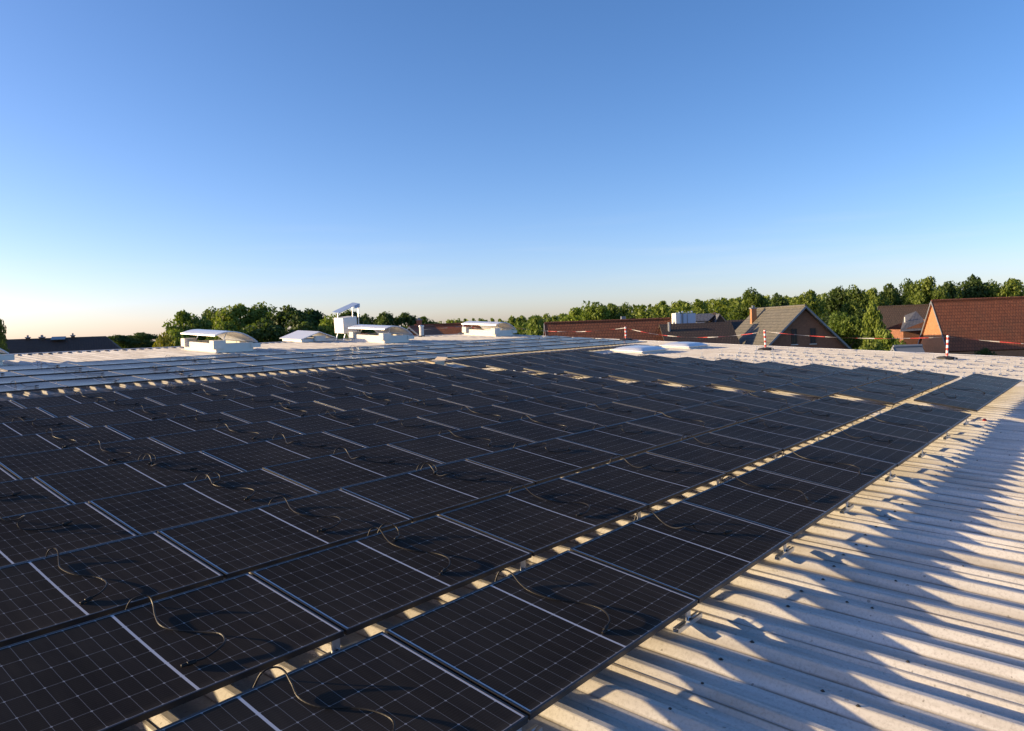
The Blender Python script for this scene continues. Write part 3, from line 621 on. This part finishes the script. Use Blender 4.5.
c = MB(); c.face([(1.28, 1.08, zt-.5), (2.62, 1.08, zt-.5), (2.62, 1.08, zt+.38), (1.85, 1.08, zt+1.35), (1.28, 1.08, zt+.28)]); part('gable_wall', c, M['wood'], t)
# red roofs left of the long barn
t, h, he = gable_house('red_gabled_house', 'red tiled house with grey verge boards behind the vent pipe', 'house', 410, 78, 327, 80, 9, 6.0, 40, M['tile_red'], M['brick'], .3)
t, h, he = gable_house('low_red_barn', 'low red tiled barn between the vent pipe and the farthest smoke vent', 'barn', 416, 90, 325.4, 1, 7.5, 7, 42, M['tile_red'], M['brick'], .2)
chimney(t, .4, 0, h-.5, h+.6, .6)
# house behind the grey house and barn
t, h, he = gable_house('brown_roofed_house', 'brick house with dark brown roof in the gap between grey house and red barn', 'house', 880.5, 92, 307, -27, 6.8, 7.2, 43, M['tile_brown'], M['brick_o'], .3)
win(t, 1.1, -3.6, he-1.1, .9, .8, 'y', fr='render'); win(t, 3.0, -3.6, he-1.1, .9, .8, 'y', fr='render')
chimney(t, 5.6, -.6, h-.8, h+.15, .55, 'brick_o')
p = place(900.5, 329.5, 73); T = Matrix.Translation((p.x, p.y, GROUND)) @ Matrix.Rotation(HEAD-math.pi/2+R(-8), 4, 'Z'); zt = p.z-GROUND
t = thing('grey_roofed_annex', 'brick annex with slate grey roof rising towards the barn gable', 'annex', T)
c = MB(); c.face([(.25, 0, 0), (2.75, 0, 0), (2.75, 0, zt+.9), (.25, 0, zt-.02)], [(0, 0), (2.5, 0), (2.5, zt), (0, zt)]); c.face([(.25, 5, 0), (.25, 0, 0), (.25, 0, zt-.02), (.25, 5, zt-.02)], [(0, 0), (5, 0), (5, zt), (0, zt)]); c.face([(2.75, 0, 0), (2.75, 5, 0), (2.75, 5, zt+.9), (2.75, 0, zt+.9)]); c.face([(2.75, 5, 0), (.25, 5, 0), (.25, 5, zt), (2.75, 5, zt+.9)]); part('wall', c, M['brick'], t)
c = MB(); c.slab((-.15, -.35, zt-.12), (2.8, -.35, zt-.05), (2.8, 3.6, zt+1.75), (1.7, 3.6, zt+1.35), .1); part('roof', c, M['tile_slate'], t)
c = MB(); c.tube([(-.15, -.38, zt-.16), (2.8, -.38, zt-.09)], .06, 6); part('gutter', c, M['trim'], t)
c = MB(); c.tube([(1.0, 1.6, zt+.5), (1.0, 1.6, zt+1.2)], .07, 8); part('roof_vent', c, M['render'], t)
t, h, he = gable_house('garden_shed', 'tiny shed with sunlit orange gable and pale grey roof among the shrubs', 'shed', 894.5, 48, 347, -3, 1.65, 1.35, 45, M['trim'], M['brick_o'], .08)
# dark hipped roof far left
p = place(3, 339.5, 78); q = place(106, 337.5, 82); T = Matrix.Translation((p.x, p.y, GROUND)); d = Vector((q.x-p.x, q.y-p.y, 0)); Ls = d.length
T = T @ Matrix.Rotation(math.atan2(d.y, d.x), 4, 'Z'); h = p.z-GROUND
t = thing('dark_hipped_roof_house', 'long house with dark brown hipped roof and small chimneys on the left skyline', 'house', T)
c = MB(); c.box(-1.5, Ls+2.0, -4.2, 4.2, 0, h-2.6); part('wall', c, M['brick'], t)
c = MB(); e = h-2.7
c.slab((-2.6, -4.6, e), (Ls+2.6, -4.6, e), (Ls, 0, h), (0, 0, h), .1); c.slab((Ls+2.6, 4.6, e), (-2.6, 4.6, e), (0, .004, h), (Ls, .004, h), .1); rr = part('roof', c, M['tile_brown'], t)
c = MB(); c.face([(-2.6, 4.6, e), (-2.6, -4.6, e), (0, 0, h)], [(0, 0), (9.2, 0), (4.6, 5.3)]); c.face([(Ls+2.6, -4.6, e), (Ls+2.6, 4.6, e), (Ls, 0, h)], [(0, 0), (9.2, 0), (4.6, 5.3)]); part('hip', c, M['tile_brown'], t)
for f_, hh2, s in ((.235, .32, .38), (.37, .30, .50), (.67, .38, .34)): chimney(t, Ls*f_, -.1, h-.4, h+hh2-.25, s, 'tile_brown')
c = MB(); c.slab((Ls*.46, -1.0, h-.2), (Ls*.60, -1.0, h-.2), (Ls*.60, .2, h+.12), (Ls*.46, .2, h+.12), .1); part('roof_hatch', c, M['glass'], t)
# fence running along the far left of the yard is hidden; nothing else there

# ------------------------------------------------------------------ trees
def crown_arrays(w, h, nleaf, leaf, shape='round', seed=0, gaps=.0):
    r = np.random.default_rng(seed); cl = []
    ncl = int(46 if shape != 'cone' else 44)
    for i in range(ncl):
        if shape == 'cone':
            z = r.random()**1.3; a = r.random()*6.283; rad = (1-z)*w/2*(.5+.5*r.random()); cl.append((rad*math.cos(a), rad*math.sin(a), z*h*.96+.02*h, (.10+.10*(1-z))*w))
        else:
            a = r.random()*6.283; z = r.random()*1.0; prof_ = math.sqrt(max(.02, 1-(2*(z-.45))**2*.92)) if z > .1 else .62
            rad = prof_*w/2*(.25+.62*r.random()**.6); s = w*(.11+.11*r.random()); cl.append((rad*math.cos(a), rad*math.sin(a), z*(h-s*.6), s))
    cl = np.array(cl); k = r.integers(0, len(cl), nleaf); d = r.normal(size=(nleaf, 3)); d /= np.linalg.norm(d, axis=1)[:, None]
    rr = r.random(nleaf)**.4; c = cl[k, :3]+d*(cl[k, 3]*rr)[:, None]*np.array([1, 1, .8]); c[:, 2] = np.maximum(c[:, 2], 0)
    tone = np.clip(.25+.5*r.random(len(cl))[k]+.25*r.normal(size=nleaf)*.5, 0, 1)
    nrm = d+.9*r.normal(size=(nleaf, 3)); nrm /= np.linalg.norm(nrm, axis=1)[:, None]
    t1 = np.cross(nrm, r.normal(size=(nleaf, 3))); t1 /= np.linalg.norm(t1, axis=1)[:, None]; t2 = np.cross(nrm, t1)
    s = leaf*(.6+.8*r.random(nleaf))[:, None]
    V = np.stack([c-t1*s, c-t2*s*.55, c+t1*s, c+t2*s*.55], 1); return V, tone
def leaf_mesh(name, V, tone, mat):
    n_ = len(V); me = bpy.data.meshes.new(name); me.vertices.add(n_*4); me.vertices.foreach_set('co', V.astype(np.float32).ravel())
    me.loops.add(n_*4); me.loops.foreach_set('vertex_index', np.arange(n_*4, dtype=np.int32)); me.polygons.add(n_)
    me.polygons.foreach_set('loop_start', np.arange(0, n_*4, 4, dtype=np.int32)); me.polygons.foreach_set('loop_total', np.full(n_, 4, dtype=np.int32))
    at = me.attributes.new('tone', 'FLOAT', 'POINT'); at.data.foreach_set('value', np.repeat(tone, 4).astype(np.float32))
    me.materials.append(mat); me.update(); me.validate(); return me
def trunk_mesh(h, w, base, seed):
    r = random.Random(seed); c = MB(); lean = Vector((r.uniform(-.3, .3), r.uniform(-.3, .3), 0)); c.tube([(0, 0, -.3), (0, 0, .6), lean*.4+Vector((0, 0, base+.15*h)), lean+Vector((0, 0, base+.6*h))], [.035*w, .026*w, .02*w, .008*w], 8)
    for i in range(7):
        a = r.random()*6.28; z0 = base+h*(.05+.35*r.random()); L = w*(.22+.15*r.random()); c.tube([(0, 0, z0), (L*.5*math.cos(a), L*.5*math.sin(a), z0+L*.35), (L*math.cos(a), L*math.sin(a), z0+L*.85)], [.012*w, .008*w, .003*w], 6)
    return c.mesh('trunk', M['bark'])
KINDS = {}   # unit crowns 10 m wide
for nm, w, h, mat, nl, lf, sh in (('mid', 10, 10.5, 'leaf_a', 9500, .29, 'round'), ('mid2', 10, 12.5, 'leaf_a', 9500, .29, 'round'), ('dark', 10, 10.5, 'leaf_b', 9500, .29, 'round'), ('dark2', 10, 12, 'leaf_b', 9500, .29, 'round'),
                              ('fresh', 10, 12, 'leaf_c', 9000, .29, 'round'), ('fresh2', 10, 9, 'leaf_c', 9000, .29, 'round'), ('yellow', 10, 8, 'leaf_y', 7000, .29, 'round'), ('cone', 8, 17, 'needle', 4200, .33, 'cone')):
    V, tn = crown_arrays(w, h, nl, lf, sh, seed=sum(map(ord, nm))); KINDS[nm] = (leaf_mesh('crown', V, tn, M[mat]), trunk_mesh(h, w, 3.0, len(nm)*7), w, h)
def tree(kind, u, top_v, dist, wpx, label, group, name='tree', base=None):
    """tree standing at level distance dist, its top at height seen at (u, top_v), crown about wpx pixels wide"""
    me, tr, w, h = KINDS[kind]; p = place(u, top_v, dist); height = p.z-GROUND; cw = 1.5*wpx*dist/F_PX
    s = cw/w; cb = 1.0*s if base is None else base; ch = max(height-cb, .5)
    sq = random.uniform(.86, 1.16); s_x = s*sq; s_y = s/sq**.5
    t = thing(name, label, 'tree' if name == 'tree' else 'shrub', Matrix.Translation((p.x, p.y, GROUND)) @ Matrix.Rotation(random.random()*6.28, 4, 'Z'), group)
    c = link('crown', me, t); c.location.z = cb; c.scale = (s_x, s_y, ch/(h*.97)); k = link('trunk', tr, t); k.scale = (s, s, max(.3, (cb+ch*.6)/(3.0+.6*h)))
    return t
GL_, GC, GR = 'trees behind the ridge on the left', 'trees behind the ridge near the vents', 'trees at the right behind the houses'
for a in (('dark', -3, 317, 62, 17, 'dark tree cut by the left picture edge beside the hipped roof', GL_),
          ('dark2', 118, 335.5, 270, 26, 'small hazy far tree just right of the hipped roof', GL_), ('dark', 141, 333.5, 280, 30, 'hazy far tree left of the yellow shrub', GL_), ('dark', 97, 338, 300, 22, 'hazy far tree rising over the right hip of the dark roof', GL_),
          ('mid', 186, 311.5, 104, 42, 'airy tree with gaps at the left end of the big group', GL_), ('mid2', 213, 311, 118, 38, 'dark tree second from the left in the big group', GL_),
          ('mid', 236, 305, 110, 44, 'tallest tree of the left group, above the open smoke vent', GL_), ('mid2', 262, 306.5, 112, 40, 'tree right of the tallest one in the left group', GL_),
          ('dark', 287, 309, 108, 44, 'broad dark tree in the left group above the gabled roof light', GL_), ('dark2', 311, 311, 116, 36, 'dark tree at the right end of the left group', GL_), ('fresh2', 226, 325, 92, 40, 'low leafy tree directly behind the open smoke vent', GL_),
          ('dark', 262, 322, 96, 50, 'low dark tree filling the left group below the tallest crowns', GL_), ('dark', 306, 325, 98, 46, 'low dark tree behind the gabled roof light', GL_),
          ('fresh', 332, 314.5, 100, 30, 'bright green tree behind the box on stilts', GC), ('dark2', 349, 312, 122, 30, 'dark tree between the legs of the stilted box canopy', GC),
          ('dark', 366, 316, 170, 24, 'dark round tree right of the stilted box', GC), ('dark2', 385, 313.5, 168, 26, 'first dark tree left of the vent pipe skyline', GC), ('dark', 405, 314.5, 172, 26, 'second dark tree behind the red gabled house', GC), ('mid', 424, 317, 176, 24, 'mid green tree above the vent pipe', GC),
          ('fresh2', 536, 319, 82, 26, 'bright leafy tree left of the long red barn', GC), ('fresh', 524, 322, 90, 22, 'lower leafy tree beside the striped pole by the farthest vent', GC),
          ('fresh2', 577, 310, 140, 30, 'left one of three fresh green trees over the long red barn', GC), ('fresh', 593, 301, 135, 30, 'tallest fresh green tree over the long red barn', GC), ('mid', 610, 304, 142, 26, 'right one of three trees over the long red barn', GC), ('mid2', 624, 305.5, 150, 22, 'slim tree above the pole in front of the long red barn', GC),
          ('mid2', 752, 291.5, 128, 30, 'tall loose tree above the chimney of the grey house', GR), ('dark', 776, 296, 150, 30, 'dark tree above the ridge of the grey house', GR), ('mid', 808, 291, 112, 30, 'tree right above the apex of the grey gable', GR), ('dark2', 838, 289, 122, 30, 'tall dark tree above the small bright tree', GR),
          ('mid2', 855, 289, 112, 26, 'tall tree left of the birch trunk', GR), ('mid', 873, 289, 118, 26, 'tree above the shrubs between the houses', GR), ('dark', 890, 287, 126, 28, 'dark tree directly behind the brown roofed house', GR), ('mid2', 908, 283, 118, 26, 'pale tree top above the brown roofed house chimney', GR),
          ('mid', 928, 278, 108, 32, 'tallest tree, just left of the barn gable peak', GR), ('dark2', 950, 284, 120, 30, 'dark tree behind the left end of the barn ridge', GR), ('dark', 972, 279, 110, 36, 'broad dark round tree behind the middle of the barn ridge', GR), ('mid2', 992, 284, 116, 26, 'tree behind the barn ridge near the right edge', GR), ('mid', 1010, 279.5, 108, 40, 'light green tree behind the barn ridge at the right edge', GR), ('mid', 1040, 283, 110, 36, 'tree cut by the right picture edge above the barn', GR),
          ('fresh', 843, 311, 78, 28, 'small bright round tree right of the grey gable', GR), ('dark', 826, 315, 96, 28, 'shaded tree close behind the right slope of the grey gable', GR), ('dark', 862, 312, 98, 30, 'shaded tree behind the birch trunk', GR), ('fresh2', 872, 305, 82, 18, 'slender birch with pale trunk beside the brown roofed house', GR)):
    tree(*a)
tree('yellow', 163, 336, 88, 30, 'yellow leafed shrub at the foot of the left tree group', 'shrubs behind the hall', 'shrub', .2)
tree('fresh2', 176, 333, 92, 30, 'green shrub right of the yellow shrub', 'shrubs behind the hall', 'shrub', .2)
tree('fresh2', 884, 333, 58, 30, 'round green shrub left of the tiny shed', 'shrubs behind the hall', 'shrub', .2)
tree('mid', 868, 338, 54, 26, 'low green shrub beside the right slope of the grey gable', 'shrubs behind the hall', 'shrub', .2)
tree('fresh', 901, 339, 56, 16, 'narrow green shrub above the tiny shed', 'shrubs behind the hall', 'shrub', .2)
tree('dark', 985, 350, 62, 20, 'dark ivy shrub against the lower barn roof', 'shrubs behind the hall', 'shrub', .2)
# far wood: one mass
Vs, Ts = [], []
for i in range(190):
    u = 425+i*2.35+random.uniform(-3, 3); dist = random.uniform(230, 420); con = (u < 520 and random.random() < .55) or (600 < u < 660 and random.random() < .5)
    tv = np.interp(u, [425, 500, 560, 612, 660, 700, 745, 800, 900], [319, 318, 313.5, 305, 301, 298.5, 294.5, 294, 290])+random.uniform(-1.0, 5.0)*(dist/300)
    p = place(u, tv, dist); H = p.z-GROUND; wd = random.uniform(6.5, 9.5) if not con else random.uniform(4, 5.5)
    V, tn = crown_arrays(wd, H*.97, 620, .62, 'cone' if con else 'round', seed=1000+i); V = V+np.array([p.x, p.y, GROUND+.3]); Vs.append(V); Ts.append(tn*(.4 if con else .9))
for i in range(46):
    u = -60+i*11+random.uniform(-4, 4); dist = random.uniform(420, 560); tv = 345-.0365*u-random.uniform(2.0, 5.0); p = place(u, tv, dist); H = p.z-GROUND
    V, tn = crown_arrays(random.uniform(9, 14), H, 420, .8, 'round', seed=3000+i); Vs.append(V+np.array([p.x, p.y, GROUND+.2])); Ts.append(tn*.5)
o = link('forest', leaf_mesh('forest', np.concatenate(Vs), np.concatenate(Ts), M['leaf_a'])); tag(o, 'distant mixed wood closing the horizon behind the houses', 'forest', None, 'stuff')
